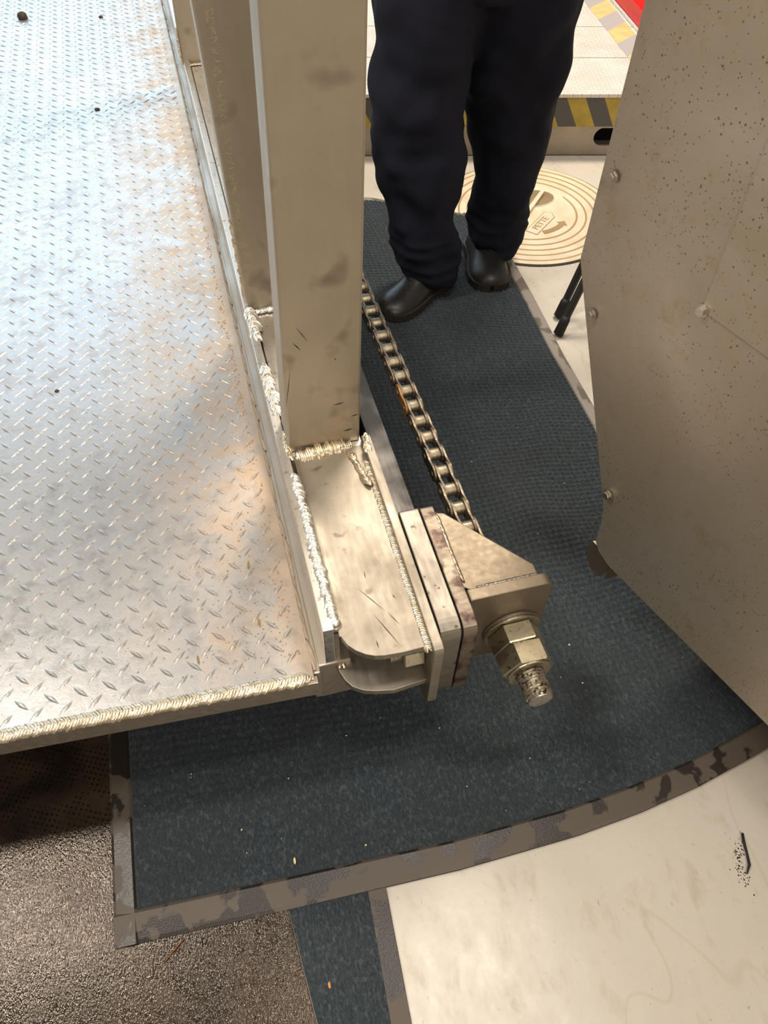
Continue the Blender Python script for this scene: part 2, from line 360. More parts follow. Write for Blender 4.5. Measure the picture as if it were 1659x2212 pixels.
# rolled lugs of the tread pattern
V, F = [], []
def lug(cx, cy, ang, L=0.0355, W=0.0088, hgt=0.0022):
    ca, sa = math.cos(ang), math.sin(ang); o = len(V)
    q = R.uniform(0.92, 1.06)
    prof = [(-1, 0), (-.55, .62), (0, 1), (.55, .62), (1, 0), (.55, -.62), (0, -1), (-.55, -.62)]
    for a, b_ in prof:
        x, y = a * L * .5 * q, b_ * W * .5; V.append((cx + x * ca - y * sa, cy + x * sa + y * ca, 0.2998))
    for a, b_, h in ((-.62, 0, .55), (-.2, .22, 1), (.2, .22, 1), (.62, 0, .55), (.2, -.22, 1), (-.2, -.22, 1)):
        x, y = a * L * .5 * q, b_ * W * .5; V.append((cx + x * ca - y * sa, cy + x * sa + y * ca, 0.3 + hgt * h))
    t = o + 8
    F.extend([(o, t, o + 1), (o + 1, t, t + 1), (o + 1, t + 1, o + 2), (o + 2, t + 1, t + 2), (o + 2, t + 2, o + 3), (o + 3, t + 2, t + 3), (o + 3, t + 3, o + 4),
              (o + 4, t + 3, o + 5), (o + 5, t + 3, t + 4), (o + 5, t + 4, o + 6), (o + 6, t + 4, t + 5), (o + 6, t + 5, o + 7), (o + 7, t + 5, t), (o + 7, t, o),
              (t, t + 5, t + 1), (t + 1, t + 5, t + 4), (t + 1, t + 4, t + 2), (t + 2, t + 4, t + 3)])
S = 0.0458
for j in range(-6, 98):
    for i in range(-17, 11):
        x, y = -0.391 + i * S, 0.790 + j * S
        if x < 0.036 and y > fy(x) + 0.022: lug(x, y, PI / 4)
        x2, y2 = x + S / 2, y - S / 2
        if x2 < 0.036 and y2 > fy(x2) + 0.022: lug(x2, y2, -PI / 4)
F = [f[::-1] for f in F]
tag(mesh('raised_tread', V, F, M['deck'], plat), kind='stuff')
# front skirt under the plate
prism('front_skirt', [(-1.5, fy(-1.5) - .004), (0.055, fy(.055) - .004), (0.055, fy(.055) + .01), (-1.5, fy(-1.5) + .01)], 0.248, 0.292, M['rail'], plat, bevel=0.0015)

def weld(name, path, w_, h_, parent, m, pitch=0.006, seed=1, jit=0.15, up=(0, 0, 1), chev=1.4, label=None, amp=1.0):
    rr = random.Random(seed); pts = [Vector(p) for p in path]; L = [0]
    for a, b_ in zip(pts, pts[1:]): L.append(L[-1] + (b_ - a).length)
    def at(s):
        s = max(0, min(L[-1], s)); i = 0
        while i < len(L) - 2 and s > L[i + 1]: i += 1
        t = (s - L[i]) / max(1e-9, L[i + 1] - L[i]); return pts[i].lerp(pts[i + 1], t), (pts[i + 1] - pts[i]).normalized()
    up = Vector(up).normalized(); n = max(2, int(L[-1] / pitch)); K = 9; rings = []
    for i in range(n):
        jw = 1 + rr.uniform(-jit, jit); jh = 1 + rr.uniform(-jit, jit) * 1.4; jo = rr.uniform(-jit, jit) * w_ * .3
        for ph, am in ((0.0, .66), (0.25, 1.0), (0.7, .92), (0.98, .74)):
            am = 1 - (1 - am) * amp
            s = (i + ph) * pitch; row = []
            taper = min(1, (s + .3 * w_) / (w_ * .8), (L[-1] - s + .3 * w_) / (w_ * .8))
            for k in range(K):
                th = PI * k / (K - 1); lat = math.cos(th)
                p, t = at(s - chev * pitch * (lat * lat - .5)); sd = t.cross(up).normalized()
                nz = 1 + .16 * noise.noise(Vector((p.x * 90 + k, p.y * 90, seed + k * .7)))
                row.append(tuple(p + sd * (lat * w_ * .5 * jw * (0.8 + .2 * am) * taper + jo) + up * (h_ * math.sin(th) * am * jh * nz * taper - 0.0005)))
            rings.append(row)
    vs = [p for r_ in rings for p in r_]; fs = []
    for i in range(len(rings) - 1):
        for k in range(K - 1):
            a = i * K + k; fs.append((a, a + 1, a + K + 1, a + K))
    o = mesh(name, vs, fs, m, parent, True)
    if label: o['label'] = label
    return o
weld('weld_bead', [(-1.2, fy(-1.2) + .004, .299), (0.045, fy(.045) + .004, .299)], .024, .007, plat, M['weld'], .0050, 3, .14, amp=.6, chev=1.8, label='rippled gold weld along the front edge')
weld('weld_bead', [(.049, .575, .297), (.049, 4.8, .297)], .012, .0022, plat, M['edge_dirt'], .023, 5, .35)

# side rail, upright bar
box('side_rail', 0.058, 0.117, 0.583, 5.2, 0.17, 0.290, M['rail'], plat, bevel=0.003)
tag(box('rail_shoulder', 0.049, 0.062, 0.570, 5.2, 0.20, 0.293, M['rail'], plat, bevel=0.003))
tag(box('upright_bar', 0.074, 0.0915, 0.585, 5.0, 0.290, 0.400, M['bar'], plat, bevel=0.0012), 'bright bare metal flat bar')

# bracket: upper ledge plate, lower plate, flange
tray_poly = [(0.100, 0.585), (0.1015, 0.572), (0.108, 0.557), (0.118, 0.545), (0.131, 0.535), (0.144, 0.529), (0.158, 0.526), (0.188, 0.524), (0.234, 0.525),
             (0.234, 0.970), (0.100, 0.970)]
tag(prism('bracket_top_plate', tray_poly, 0.376, 0.390, M['tray'], plat, bevel=0.0012), 'scratched steel plate with a rounded front corner')
box('ledge_plate', 0.096, 0.234, 0.970, 5.0, 0.374, 0.388, M['bar'], plat, bevel=0.001)
bot = [(0.090, 0.600), (0.094, 0.571), (0.100, 0.553), (0.109, 0.539), (0.125, 0.528), (0.143, 0.522), (0.174, 0.516), (0.234, 0.521), (0.234, 0.960), (0.090, 0.960)]
prism('bracket_bottom_plate', bot, 0.264, 0.278, M['tray'], plat, bevel=0.0012)
box('bracket_web', 0.0925, 0.100, 0.590, 5.0, 0.262, 0.374, M['tray'], plat)
fl = rounded([(0.505, 0.405), (0.507, 0.215), (0.535, 0.190), (0.950, 0.190), (0.985, 0.405)], [0.014, 0.012, 0.02, 0.02, 0.01])
tag(prism('flange_plate', fl, 0.2335, 0.250, M['tray'], plat, 'x', bevel=0.0015))
# hex nut and stud between the two plates
def hexa(c, af, y0, y1, rot=0.0, axis='y', ch=0.0025):
    Rr = af / math.sqrt(3); rings = []
    for yy, f in ((y0, .955), (y0 + (ch if y1 > y0 else -ch), 1), (y1 - (ch if y1 > y0 else -ch), 1), (y1, .955)):
        ring = []
        for k in range(6):
            a = rot + k * PI / 3
            u, v_ = Rr * f * math.cos(a), Rr * f * math.sin(a)
            ring.append((c[0] + u, yy, c[1] + v_) if axis == 'y' else (yy, c[0] + u, c[1] + v_))
        rings.append(ring)
    return loft(rings)
mesh('hex_nut', *hexa((0.560, 0.325), 0.050, 0.196, 0.2325, 0.3, 'x'), M['nut'], plat)
mesh('stud', *cyl((0.176, 0.560, 0.325), (1, 0, 0), 0.015, 0.058, 20), M['thread'], plat)
# welds of the bracket
weld('weld_bead', [(.0945, .600, .396), (.0930, .75, .397), (.0915, .925, .395)], .0205, .0100, plat, M['weld_white'], .0080, 11, .20, amp=.8, chev=.7, label='bright silver weld with a blob at its front end')
mesh('weld_blob', *merge(cyl((0.0965, .597, .388), (0, 0, 1), .0115, .008, 14, .0095), cyl((0.0965, .597, .396), (0, 0, 1), .0095, .005, 14, .004)), M['weld_white'], plat, True)
weld('weld_bead', [(.229, .515, .388), (.229, .93, .388)], .017, .0055, plat, M['weld'], .0042, 12, .07, amp=.45, chev=1.8, up=(-.45, 0, 1), label='fine gold weld along the flange')
weld('weld_bead', [(.205, .955, .391), (.215, .90, .391), (.222, .86, .391)], .014, .008, plat, M['weld'], .010, 13, .3)
weld('weld_bead', [(.101, .964, .390), (.214, .974, .390)], .034, .0105, plat, M['weld'], .0042, 14, .28, amp=.8, chev=.5, up=(0, -.5, 1), label='wide gold weld at the foot of the nearest post')
weld('weld_bead', [(.0915, .955, .398), (.0905, 1.03, .398)], .011, .007, plat, M['weld'], .011, 15, .3)
weld('weld_bead', [(.0905, 1.075, .398), (.087, 1.235, .398)], .024, .011, plat, M['weld_white'], .011, 16, .35)
weld('weld_bead', [(.087, 1.310, .398), (.085, 1.425, .398)], .024, .011, plat, M['weld_white'], .011, 17, .35)
weld('weld_bead', [(.095, 1.420, .392), (.21, 1.43, .392)], .016, .007, plat, M['weld_white'], .009, 18, .3)
weld('weld_bead', [(.100, .575, .279), (.101, .66, .279), (.102, .9, .279)], .016, .007, plat, M['weld'], .008, 19, .3, up=(.5, 0, 1))
weld('weld_bead', [(.236, .935, .404), (.243, .985, .404)], .014, .006, plat, M['weld'], .008, 20, .3)
# rolled root of the channel between the flat web and the upright bar
rt = []
for k in range(9):
    a = PI / 2 * k / 8; rt.append((.134 - .036 * math.sin(a), .3903 + .009 * (1 - math.cos(a)) ** 1.4))
V = [(x, y, .3899 + (z - .3899) * f) for y, f in ((.575, 0), (.60, .35), (.64, .85), (.68, 1), (.965, 1)) for x, z in rt]; F = [(j * 9 + k, j * 9 + k + 1, j * 9 + k + 10, j * 9 + k + 9) for j in range(4) for k in range(8)]
mesh('channel_root', V, F, M['tray'], plat, True)
# posts
def post(x0, x1, y0, z0, dx, zt, depth, th, label):
    """channel post, open to the back: front web and two flanges, leaning dx per metre"""
    dx0, dx1 = dx; H_ = zt - z0
    poly = rounded([(x0, y0), (x1, y0), (x1, y0 + depth), (x1 - th, y0 + depth), (x1 - th, y0 + th), (x0 + th, y0 + th), (x0 + th, y0 + depth), (x0, y0 + depth)], [.004, .004, .001, .001, .004, .004, .001, .001], 3)
    bm = prism_bm(poly, z0, zt, 'z')
    for v in bm.verts:
        if v.co.z > z0 + .1:
            f = (v.co.x - x0) / (x1 - x0); v.co.x += (dx0 * (1 - f) + dx1 * f) * H_
    o = from_bm('post', bm, M['column'], plat); o['label'] = label; return o
p1 = post(.0925, .2315, .985, .390, (.036, .024), 1.75, .075, .008, 'nearest wide tan steel channel post')
p2 = post(.0830, .2250, 1.430, .388, (-.026, -.01), 1.75, .075, .008, 'middle tan steel channel post with faint scribbles')
p3 = post(.0700, .2150, 2.790, .388, (0.02, 0.02), 1.75, .075, .008, 'farthest steel channel post')
weld('weld_bead', [(.080, 1.44, .40), (.077, 1.441, .52), (.0745, 1.442, .62)], .008, .004, plat, M['weld'], .009, 31, .3, up=(-1, -.3, 0))
weld('weld_bead', [(.068, 2.79, .40), (.070, 2.79, .50)], .010, .005, plat, M['weld'], .009, 32, .3, up=(-1, -.3, 0))
weld('weld_bead', [(.075, 2.78, .391), (.20, 2.78, .391)], .014, .006, plat, M['weld'], .009, 33, .3)

# scratches in the web and on the nearest post, chalk scribbles on the middle post
M['scratch'] = flat('scratch', (0.05, 0.04, 0.035)); M['chalk'] = flat('chalk', (0.66, 0.56, 0.42))
V, F = [], []
for (x0, y0), (x1, y1), w_ in (((.146, .658), (.182, .600), .0006), ((.160, .603), (.189, .533), .0008), ((.183, .600), (.198, .571), .0006), ((.153, .555), (.1535, .540), .0010), ((.166, .687), (.165, .671), .0008), ((.20, .63), (.203, .622), .001)):
    d_ = Vector((y1 - y0, x0 - x1, 0)).normalized() * w_; o = len(V)
    V += [(x0, y0, .3903), ((x0 + x1) / 2 + d_.x, (y0 + y1) / 2 + d_.y, .3904), (x1, y1, .3903), ((x0 + x1) / 2 - d_.x, (y0 + y1) / 2 - d_.y, .3904)]; F.append((o, o + 1, o + 2, o + 3))
for (x0, z0), (x1, z1), w_ in (((.127, .678), (.147, .642), .0007), ((.120, .647), (.133, .628), .0009), ((.113, .594), (.097, .501), .0006), ((.215, .455), (.230, .458), .0012), ((.200, .420), (.220, .423), .0018), ((.183, .491), (.205, .494), .0012), ((.19, .60), (.191, .595), .0012)):
    d_ = Vector((z1 - z0, x0 - x1)).normalized() * w_; o = len(V)
    V += [(x0, .9845, z0), ((x0 + x1) / 2 + d_.x, .9843, (z0 + z1) / 2 + d_.y), (x1, .9845, z1), ((x0 + x1) / 2 - d_.x, .9843, (z0 + z1) / 2 - d_.y)]; F.append((o, o + 1, o + 2, o + 3))
tag(mesh('scratch_marks', V, F, M['scratch'], plat), kind='stuff')
V, F = [], []; z = .985; rs = random.Random(4)
while z > .50:
    if rs.random() < .78:
        x, zz = .087 + rs.uniform(0, .004), z
        for _ in range(4):
            nx_, nz_ = .086 + rs.uniform(-.002, .015), z + rs.uniform(-.012, .004); d_ = Vector((nz_ - zz, x - nx_)); d_ = d_.normalized() * .0003; o = len(V)
            V += [(x + d_.x, 1.4294, zz + d_.y), (x - d_.x, 1.4294, zz - d_.y), (nx_ - d_.x, 1.4294, nz_ - d_.y), (nx_ + d_.x, 1.4294, nz_ + d_.y)]; F.append((o, o + 1, o + 2, o + 3)); x, zz = nx_, nz_
    z -= .014
tag(mesh('chalk_scribble', V, F, M['chalk'], plat), kind='stuff')

# spacer plate and track bar
box_ = prism('spacer_plate', rounded([(0.530, 0.408), (0.531, 0.195), (0.784, 0.195), (0.784, 0.408)], [.026, .014, .01, .008]), 0.2525, 0.2875, M['spacer'], plat, 'x', bevel=0.0015)
box_['label'] = 'thick grey steel spacer plate'
track = tag(box('track_bar', 0.2560, 0.296, 0.788, 5.0, 0.26, 0.355, M['darkbar'], plat, bevel=0.002), 'grimy dark grey steel track bar')

# ------------------------------------------------------------ chain anchor bracket
anc = thing('chain_anchor_bracket', (0.38, 0.6, 0.19), 'brown steel anchor bracket with a triangular gusset bolted to the platform corner', 'bracket')
tag(prism('mounting_plate', rounded([(0.527, 0.411), (0.529, 0.190), (0.782, 0.190), (0.780, 0.411)], [.026, .014, .01, .008]), 0.2895, 0.3135, M['scorch'], anc, 'x', bevel=0.0015), 'torch-cut plate with dark scorched edge')
prism('gusset', rounded([(0.3135, 0.608), (0.3135, 0.768), (0.330, 0.764), (0.444, 0.622), (0.444, 0.598), (0.330, 0.596)], [0, .004, .010, .004, 0, .004]), 0.388, 0.402, M['plate'], anc, bevel=0.002)
prism('gusset', rounded([(0.3135, 0.608), (0.3135, 0.760), (0.330, 0.752), (0.444, 0.622), (0.444, 0.598), (0.330, 0.596)], [0, .004, .008, .004, 0, .004]), 0.232, 0.246, M['plate'], anc, bevel=0.002)
ep = rounded([(0.315, 0.412), (0.459, 0.412), (0.461, 0.205), (0.315, 0.205)], [.004, .016, .014, .004])
prism('end_plate', ep, 0.574, 0.596, M['plate'], anc, 'y', bevel=0.0018)
weld('weld_bead', [(.317, .770, .400), (.317, .615, .400)], .012, .005, anc, M['weld_dark'], .010, 41, .06, amp=.15, up=(1, 0, 1))
weld('weld_bead', [(.335, .5985, .405), (.442, .5985, .405)], .010, .0045, anc, M['spacer'], .008, 42, .06, amp=.25, up=(0, .3, 1))
weld('weld_bead', [(.3165, .592, .40), (.3165, .572, .38), (.3165, .570, .25)], .010, .005, anc, M['weld_dark'], .012, 43, .1, up=(1, -.6, .2))

# ------------------------------------------------------------ tension bolt
BX, BZ = 0.4020, 0.288
bolt = thing('tension_bolt', (BX, 0.51, BZ), 'large threaded rod with two stacked hex nuts sticking out of the anchor bracket', 'bolt')
def thread(cx, cz, y0, y1, r, pitch, n=28):
    rings = []; m_ = int((y1 - y0) / pitch * 6); sgn = 1
    for i in range(m_ + 1):
        y = y0 + (y1 - y0) * i / m_; ring = []
        for k in range(n):
            a = 2 * PI * k / n; ph = (y / pitch + k / n) % 1.0
            tri = abs(ph - .5) * 2; rad = r - .0019 * (1 - min(1, tri * 1.35))
            if y < y0 + .004: rad -= (.004 - (y - y0)) * .7
            ring.append((cx + rad * math.cos(a), y, cz + rad * math.sin(a)))
        rings.append(ring)
    return loft(rings)
tv, tf = thread(BX, BZ, 0.434, 0.66, 0.0240, 0.0056)
tag(mesh('threaded_rod', tv, tf, M['thread'], bolt), 'dirty threaded rod with a clean round end')
def disc(cx, cz, r0, r1, y0, y1, n=40, hole=None):
    rings = []
    prof = [(r0, y0), (r1 - .001, y0), (r1, y0 + (y1 - y0) * .2), (r1, y1 - (y1 - y0) * .2), (r1 - .001, y1), (r0, y1), (r0, y0)]
    for rr, y in prof: rings.append([(cx + rr * math.cos(2 * PI * k / n), y, cz + rr * math.sin(2 * PI * k / n)) for k in range(n)])
    return loft(rings, False)
mesh('rod_end', *cyl((BX, 0.4345, BZ), (0, -1, 0), 0.0213, 0.0015, 28, 0.0205), M['bolt'], bolt)
for y1, y0, af, rot in ((0.5625, 0.5270, .0810, 0.03), (0.5262, 0.4865, .0810, -0.08)):
    o = mesh('hex_nut', *hexa((BX, BZ), af, y0, y1, rot, 'y'), M['nut'], bolt)
mesh('nut_chamfer', *disc(BX, BZ, .0246, .0385, 0.4825, 0.4867), M['nut'], bolt)
mesh('washer', *disc(BX, BZ, .0246, .0520, 0.5630, 0.5685), M['nut'], bolt)
mesh('washer', *disc(BX + .001, BZ - .001, .0246, .0535, 0.5687, 0.5738), M['spacer'], bolt)

# ------------------------------------------------------------ roller chain
PIT = 0.0500
ch0, chd = Vector((0.4015, 0.704, 0.283)), Vector((-0.020, 1.0, 0.0)).normalized()
chain = thing('roller_chain', tuple(ch0), 'greasy brown roller chain running beside the posts above the blue mat', 'chain')
chain.scale = (.88, 1, .93); chain.rotation_euler = (0, 0, math.atan2(-chd.x, chd.y))
def link_mesh(xo, th, hgt, m):
    prof = []
    for k in range(40):   # figure-eight outline
        t = 2 * PI * k / 40
        y = math.cos(t) * (PIT / 2 + hgt / 2); dd = max(0.0, 1 - abs(abs(y) - PIT / 2) / (hgt / 2))
        inside = abs(y) < PIT / 2
        z = hgt / 2 * math.sqrt(max(0.0, 1 - (max(0, abs(y) - PIT / 2) / (hgt / 2)) ** 2))
        if inside: z *= 1 - .20 * math.cos(y / PIT * PI) ** 2
        prof.append((y, z if math.sin(t) >= 0 else -z))
    bm = prism_bm(prof, xo - th / 2, xo + th / 2, 'x')
    vs = [v.co[:] for v in bm.verts]; bm.verts.index_update(); fs = [[v.index for v in f.verts] for f in bm.faces]; bm.free()
    me = bpy.data.meshes.new('link_plate'); me.from_pydata(vs, [], fs); me.materials.append(m); return me
def mk(name, vf, m):
    me = bpy.data.meshes.new(name); me.from_pydata(vf[0], [], vf[1]); me.materials.append(m); me.update(); return me
inner = [link_mesh(s * .0152, .0046, .040, M['chain']) for s in (-1, 1)]
outer = [link_mesh(s * .0204, .0046, .038, M['chain']) for s in (-1, 1)]
outer_r = link_mesh(-.0204, .0046, .038, M['chain_rust'])
roll = mk('chain_roller', cyl((-.0128, 0, 0), (1, 0, 0), .0140, .0256, 28), M['roller'])
pin = mk('link_pin', cyl((-.0250, 0, 0), (1, 0, 0), .0060, .050, 12), M['chain'])
for i in range(46):
    for nm, me in (('chain_roller', roll), ('link_pin', pin)):
        o = bpy.data.objects.new(nm, me); o.parent = chain; o.location = (0, i * PIT, 0); COL.objects.link(o)
    for me in (inner if i % 2 == 0 else outer):
        if i == 9 and me is outer[0]: me = outer_r
        o = bpy.data.objects.new('link_plate', me); o.parent = chain; o.location = (0, (i + .5) * PIT, 0)
        o.rotation_euler = (R.uniform(-.02, .02), 0, R.uniform(-.006, .006)); COL.objects.link(o)

# ------------------------------------------------------------ big guard at the right
GO = Vector((0.643, 0.693, 0.0)); GU = Vector((-0.3092, 0.9510, 0)).normalized(); GN = Vector((-GU.y, GU.x, 0))  # GN points to the left (towards the aisle)
guard = thing('machine_guard', (GO.x, GO.y, 0.25), 'tall brownish sheet steel machine guard dotted with rust spots', 'machine guard')
guard.rotation_euler = (0, 0, math.atan2(-GU.x, GU.y))
# local frame: x = away from the aisle (right), y = along GU, z = up (origin z .25)
def gl(poly): return [(s, z - .25) for s, z in poly]
def gmesh(name, poly, x0, x1, m, bev=0.001):
    bm = prism_bm(gl(poly), x0, x1, 'x', bev)
    vs = [v.co[:] for v in bm.verts]; bm.verts.index_update(); fs = [[v.index for v in f.verts] for f in bm.faces]; bm.free()
    me = bpy.data.meshes.new(name); me.from_pydata(vs, [], fs); me.materials.append(m)
    o = bpy.data.objects.new(name, me); COL.objects.link(o); o.parent = guard; return o
sheet = [(0.234, 2.0), (0.234, 0.777), (0.036, 0.366), (0.030, 0.330), (0.026, 0.275), (0.012, 0.258), (-0.020, 0.246), (-1.3, 0.256), (-1.3, 2.0)]
gmesh('side_sheet', sheet, 0.0, 0.003, M['guard'], 0.0008)
gmesh('overlap_sheet', [(0.0075, 0.828), (0.030, 2.0), (-1.2, 2.0), (-1.2, 0.824), (-0.2, 0.824)], -0.0028, -0.0002, M['guard'], 0.0006)
gmesh('housing', [(0.150, 1.98), (0.150, 0.80), (0.00, 0.46), (-0.06, 0.32), (-1.28, 0.33), (-1.28, 1.98)], 0.02, 0.55, M['guard'], 0.002)
gmesh('foot_tab', rounded([(0.034, 0.262), (0.040, 0.225), (0.018, 0.190), (-0.012, 0.192), (-0.022, 0.262)], [0, .006, .006, .006, 0], 3), 0.004, 0.010, M['plate'], 0.001)
gmesh('foot_rib', [(-0.018, 0.262), (-0.018, 0.200), (-0.024, 0.200), (-0.055, 0.262)], 0.006, 0.045, M['plate'], 0.001)
for s, z in ((0.210, 0.921), (0.181, 0.709), (0.036, 0.408), (0.0045, 0.829)):
    zz = z - .25
    def lc(x): return (x, s, zz)
    wv = cyl((-0.0030, s, zz), (-1, 0, 0), .0092, .0015, 20)
    me = mk('washer', wv, M['bolt'])
    hv = hexa((s, zz), .0128, -.0045, -.0105, R.uniform(0, 1), 'x', .001)
    b_ = bpy.data.objects.new('bolt_head', mk('bolt_head', hv, M['bolt'])); b_.parent = guard; COL.objects.link(b_)
    w_ = bpy.data.objects.new('washer', me); w_.parent = b_; COL.objects.link(w_)

# ------------------------------------------------------------ floor mats
def lerp_tab(tab, t):
    for (a, va), (b_, vb) in zip(tab, tab[1:]):
        if t <= b_: 
            f = (t - a) / (b_ - a); f = f * f * (3 - 2 * f) if False else f
            return va + (vb - va) * max(0, f)
    return tab[-1][1]
FR = [(0, .305), (.22, .290), (.45, .276), (.62, .276), (.72, .284), (.82, .300), (.92, .325), (1, .350)]   # front edge y by u
BK = [(0, 2.80), (.75, 2.50), (1, 2.30)]
LF = [(0, -.358), (1, -.33)]
RT = [(0, .965), (.06, .925), (.16, .925), (.45, .968), (.60, .975), (.75, .995), (.88, 1.005), (1, .965)]
def mpt(u, v):
    x = lerp_tab(LF, v) * (1 - u) + lerp_tab(RT, v) * u
    y = lerp_tab(FR, u) * (1 - v) + lerp_tab(BK, u) * v
    return x, y
def wave(x, y):
    z = 0
    for cx, cy, ang, L, W, h in ((.80, .80, 2.2, .30, .060, .020), (.62, .88, 1.25, .26, .07, .012), (.80, 1.22, 1.1, .22, .055, .010), (.88, .52, .5, .2, .06, .008)):
        dx, dy = x - cx, y - cy; a = dx * math.cos(ang) + dy * math.sin(ang); b_ = -dx * math.sin(ang) + dy * math.cos(ang)
        z += h * math.exp(-(a / L) ** 2 - (b_ / W) ** 2)
    return z
mat1 = thing('floor_mat', (.3, 1.2, 0.0), 'large blue entrance mat with black rubber border under the platform corner', 'floor mat')
NX, NY = 83, 147; SUB = 4
V, F = [], []
u0, u1, v0, v1 = .030, .974, .021, .985
nx, ny = NX * SUB, NY * SUB
for j in range(ny + 1):
    for i in range(nx + 1):
        x, y = mpt(u0 + (u1 - u0) * i / nx, v0 + (v1 - v0) * j / ny)
        gx, gy = (i % SUB) / SUB, (j % SUB) / SUB
        cell = min(math.sin(gx * PI), math.sin(gy * PI)) if (gx and gy) else 0.0
        worn = .35 + .65 * min(1, max(0, (y - .45) / .5))
        edge = min(i, j, nx - i, ny - j)
        z = .0125 + wave(x, y) + cell * .0060 * worn + R.uniform(-.0004, .0004) - (.004 if edge == 0 else 0)
        V.append((x, y, z))
for j in range(ny):
    for i in range(nx):
        a = j * (nx + 1) + i; F.append((a, a + 1, a + nx + 2, a + nx + 1))
tag(mesh('mat_pile', V, F, M['pile'], mat1, True), 'waffle-patterned dark blue pile')
def border(u_or_v, lo, hi, name, m, n=60):
    vs, fs = [], []
    for k in range(n + 1):
        t = k / n
        for q, zz in ((0, .0072), (.12, .0092), (.9, .0125), (1, .0090)):
            s = lo + (hi - lo) * q
            x, y = mpt(t, s) if u_or_v == 'v' else mpt(s, t)
            vs.append((x, y, zz + wave(x, y)))
    for k in range(n):
        for q in range(3):
            a = k * 4 + q; fs.append((a, a + 1, a + 5, a + 4))
    o = mesh(name, vs, fs, m, mat1, False); return o
border('v', 0, v0, 'rubber_border', M['border']); border('u', 0, u0, 'rubber_border', M['border'])
border('v', 1, v1, 'rubber_border', M['border_grey'])
tag(border('u', 1, u1, 'rubber_border', M['border_grey']), 'pale worn rubber edge strip')
# skirt under the border so the mat has thickness
V, F = [], []; path = [mpt(t / 40, 0) for t in range(41)] + [mpt(1, t / 60) for t in range(1, 61)] + [mpt(1 - t / 40, 1) for t in range(1, 41)] + [mpt(0, 1 - t / 60) for t in range(1, 60)]
for x, y in path: V += [(x, y, .0074 + wave(x, y)), (x, y, .0002)]
n = len(path)
for k in range(n): F.append((2 * k, 2 * k + 1, 2 * ((k + 1) % n) + 1, 2 * ((k + 1) % n)))
mesh('mat_backing', V, F, M['black'], mat1)

m2 = thing('floor_mat', (0, 0, 0), 'narrow blue mat strip with wet black border sticking out below the large mat', 'floor mat')
V, F = [], []
nx, ny = 32, 120
for j in range(ny + 1):
    for i in range(nx + 1):
        y = -.35 + .68 * j / ny; x0_ = -.068 + (.295 - y) * .085; x1_ = .072 - (.295 - y) * .06
        x = x0_ + (x1_ - x0_) * i / nx
        V.append((x, y, .0055 + R.uniform(-.0003, .0003) + (.0008 if (i % 4 and j % 4) else 0)))
for j in range(ny):
    for i in range(nx): a = j * (nx + 1) + i; F.append((a, a + 1, a + nx + 2, a + nx + 1))
mesh('mat_pile', V, F, M['pile'], m2, True)
prism('rubber_border', [(.072 - .645 * .06, -.35), (.100 - .645 * .05, -.35), (.106, .33), (.072, .33)], .0003, .0052, M['border'], m2, bevel=.001)

brown = prism('floor_mat', [(-1.5, -.5), (-.002, -.5), (-.0155, -.35), (-.0695, .297), (-.085, .9), (-1.5, 1.4)], .0003, .0062, M['brown'], bevel=.0015, origin=(-.6, .2, 0))
tag(brown, 'dark brown wet rubber mat with rows of small holes at the lower left', 'floor mat')
brown.data.materials[0] = M['brown']

# ------------------------------------------------------------ person (only trousers and shoes are in view)
PC = Vector((0.785, 1.99, 0.0))
man = thing('person', (PC.x, PC.y, 0.0125), 'person in dark navy work trousers and black shoes standing on the blue mat', 'person')
def ell(cx, cy, z, rx, ry, n=28, ph=0.0, wob=0.0, seed=0, tilt=0.0):
    out = []
    for k in range(n):
        a = 2 * PI * k / n
        w1 = 1 + wob * noise.noise(Vector((math.cos(a) * 1.6 + seed, math.sin(a) * 1.6, z * 9 + seed)))
        out.append((cx + rx * w1 * math.cos(a), cy + ry * w1 * math.sin(a), z + tilt * math.sin(a) + .0))
    return out
def leg_rings(tab, seed):
    rings = []
    zs = [t[0] for t in tab]; z = tab[0][0]
    steps = 46
    for k in range(steps + 1):
        z = tab[0][0] + (tab[-1][0] - tab[0][0]) * k / steps
        for a, b_ in zip(tab, tab[1:]):
            if a[0] <= z <= b_[0] + 1e-9:
                f = (z - a[0]) / (b_[0] - a[0]); val = [a[i] + (b_[i] - a[i]) * f for i in range(5)]; break
        fold = .075 * math.exp(-((z - .14) / .10) ** 2) * math.sin(z * 150 + seed) + .02 * math.exp(-((z - .45) / .07) ** 2) * math.sin(z * 90)
        xl, xr, cy, ry = val[1], val[2], val[3], val[4]
        rings.append(ell((xl + xr) / 2, cy, z, (xr - xl) / 2 * (1 + fold), ry * (1 + fold), 30, wob=.16 if z < .7 else .08, seed=seed))
    return rings
legL = [(.055, .622, .775, 1.925, .085), (.09, .590, .775, 1.930, .090), (.15, .566, .770, 1.935, .095), (.20, .562, .764, 1.94, .098), (.285, .543, .760, 1.945, .10), (.38, .522, .768, 1.95, .105), (.49, .502, .763, 1.955, .112),
        (.60, .507, .750, 1.96, .118), (.71, .513, .770, 1.975, .125), (.84, .520, .800, 1.99, .13)]
legR = [(.050, .872, .985, 2.02, .075), (.09, .850, 1.022, 2.03, .085), (.14, .845, 1.034, 2.035, .090), (.205, .843, 1.036, 2.04, .093), (.29, .868, 1.042, 2.04, .10), (.41, .822, 1.053, 2.035, .108), (.53, .782, 1.069, 2.03, .115),
        (.65, .755, 1.068, 2.02, .125), (.75, .735, 1.056, 2.01, .13), (.84, .725, 1.052, 2.0, .13)]
hips = [ell(.785, 1.995, z, rx, ry, 40, wob=.04, seed=5) for z, rx, ry in ((.80, .255, .125), (.86, .262, .135), (.93, .245, .135), (1.0, .225, .13), (1.06, .215, .125))]
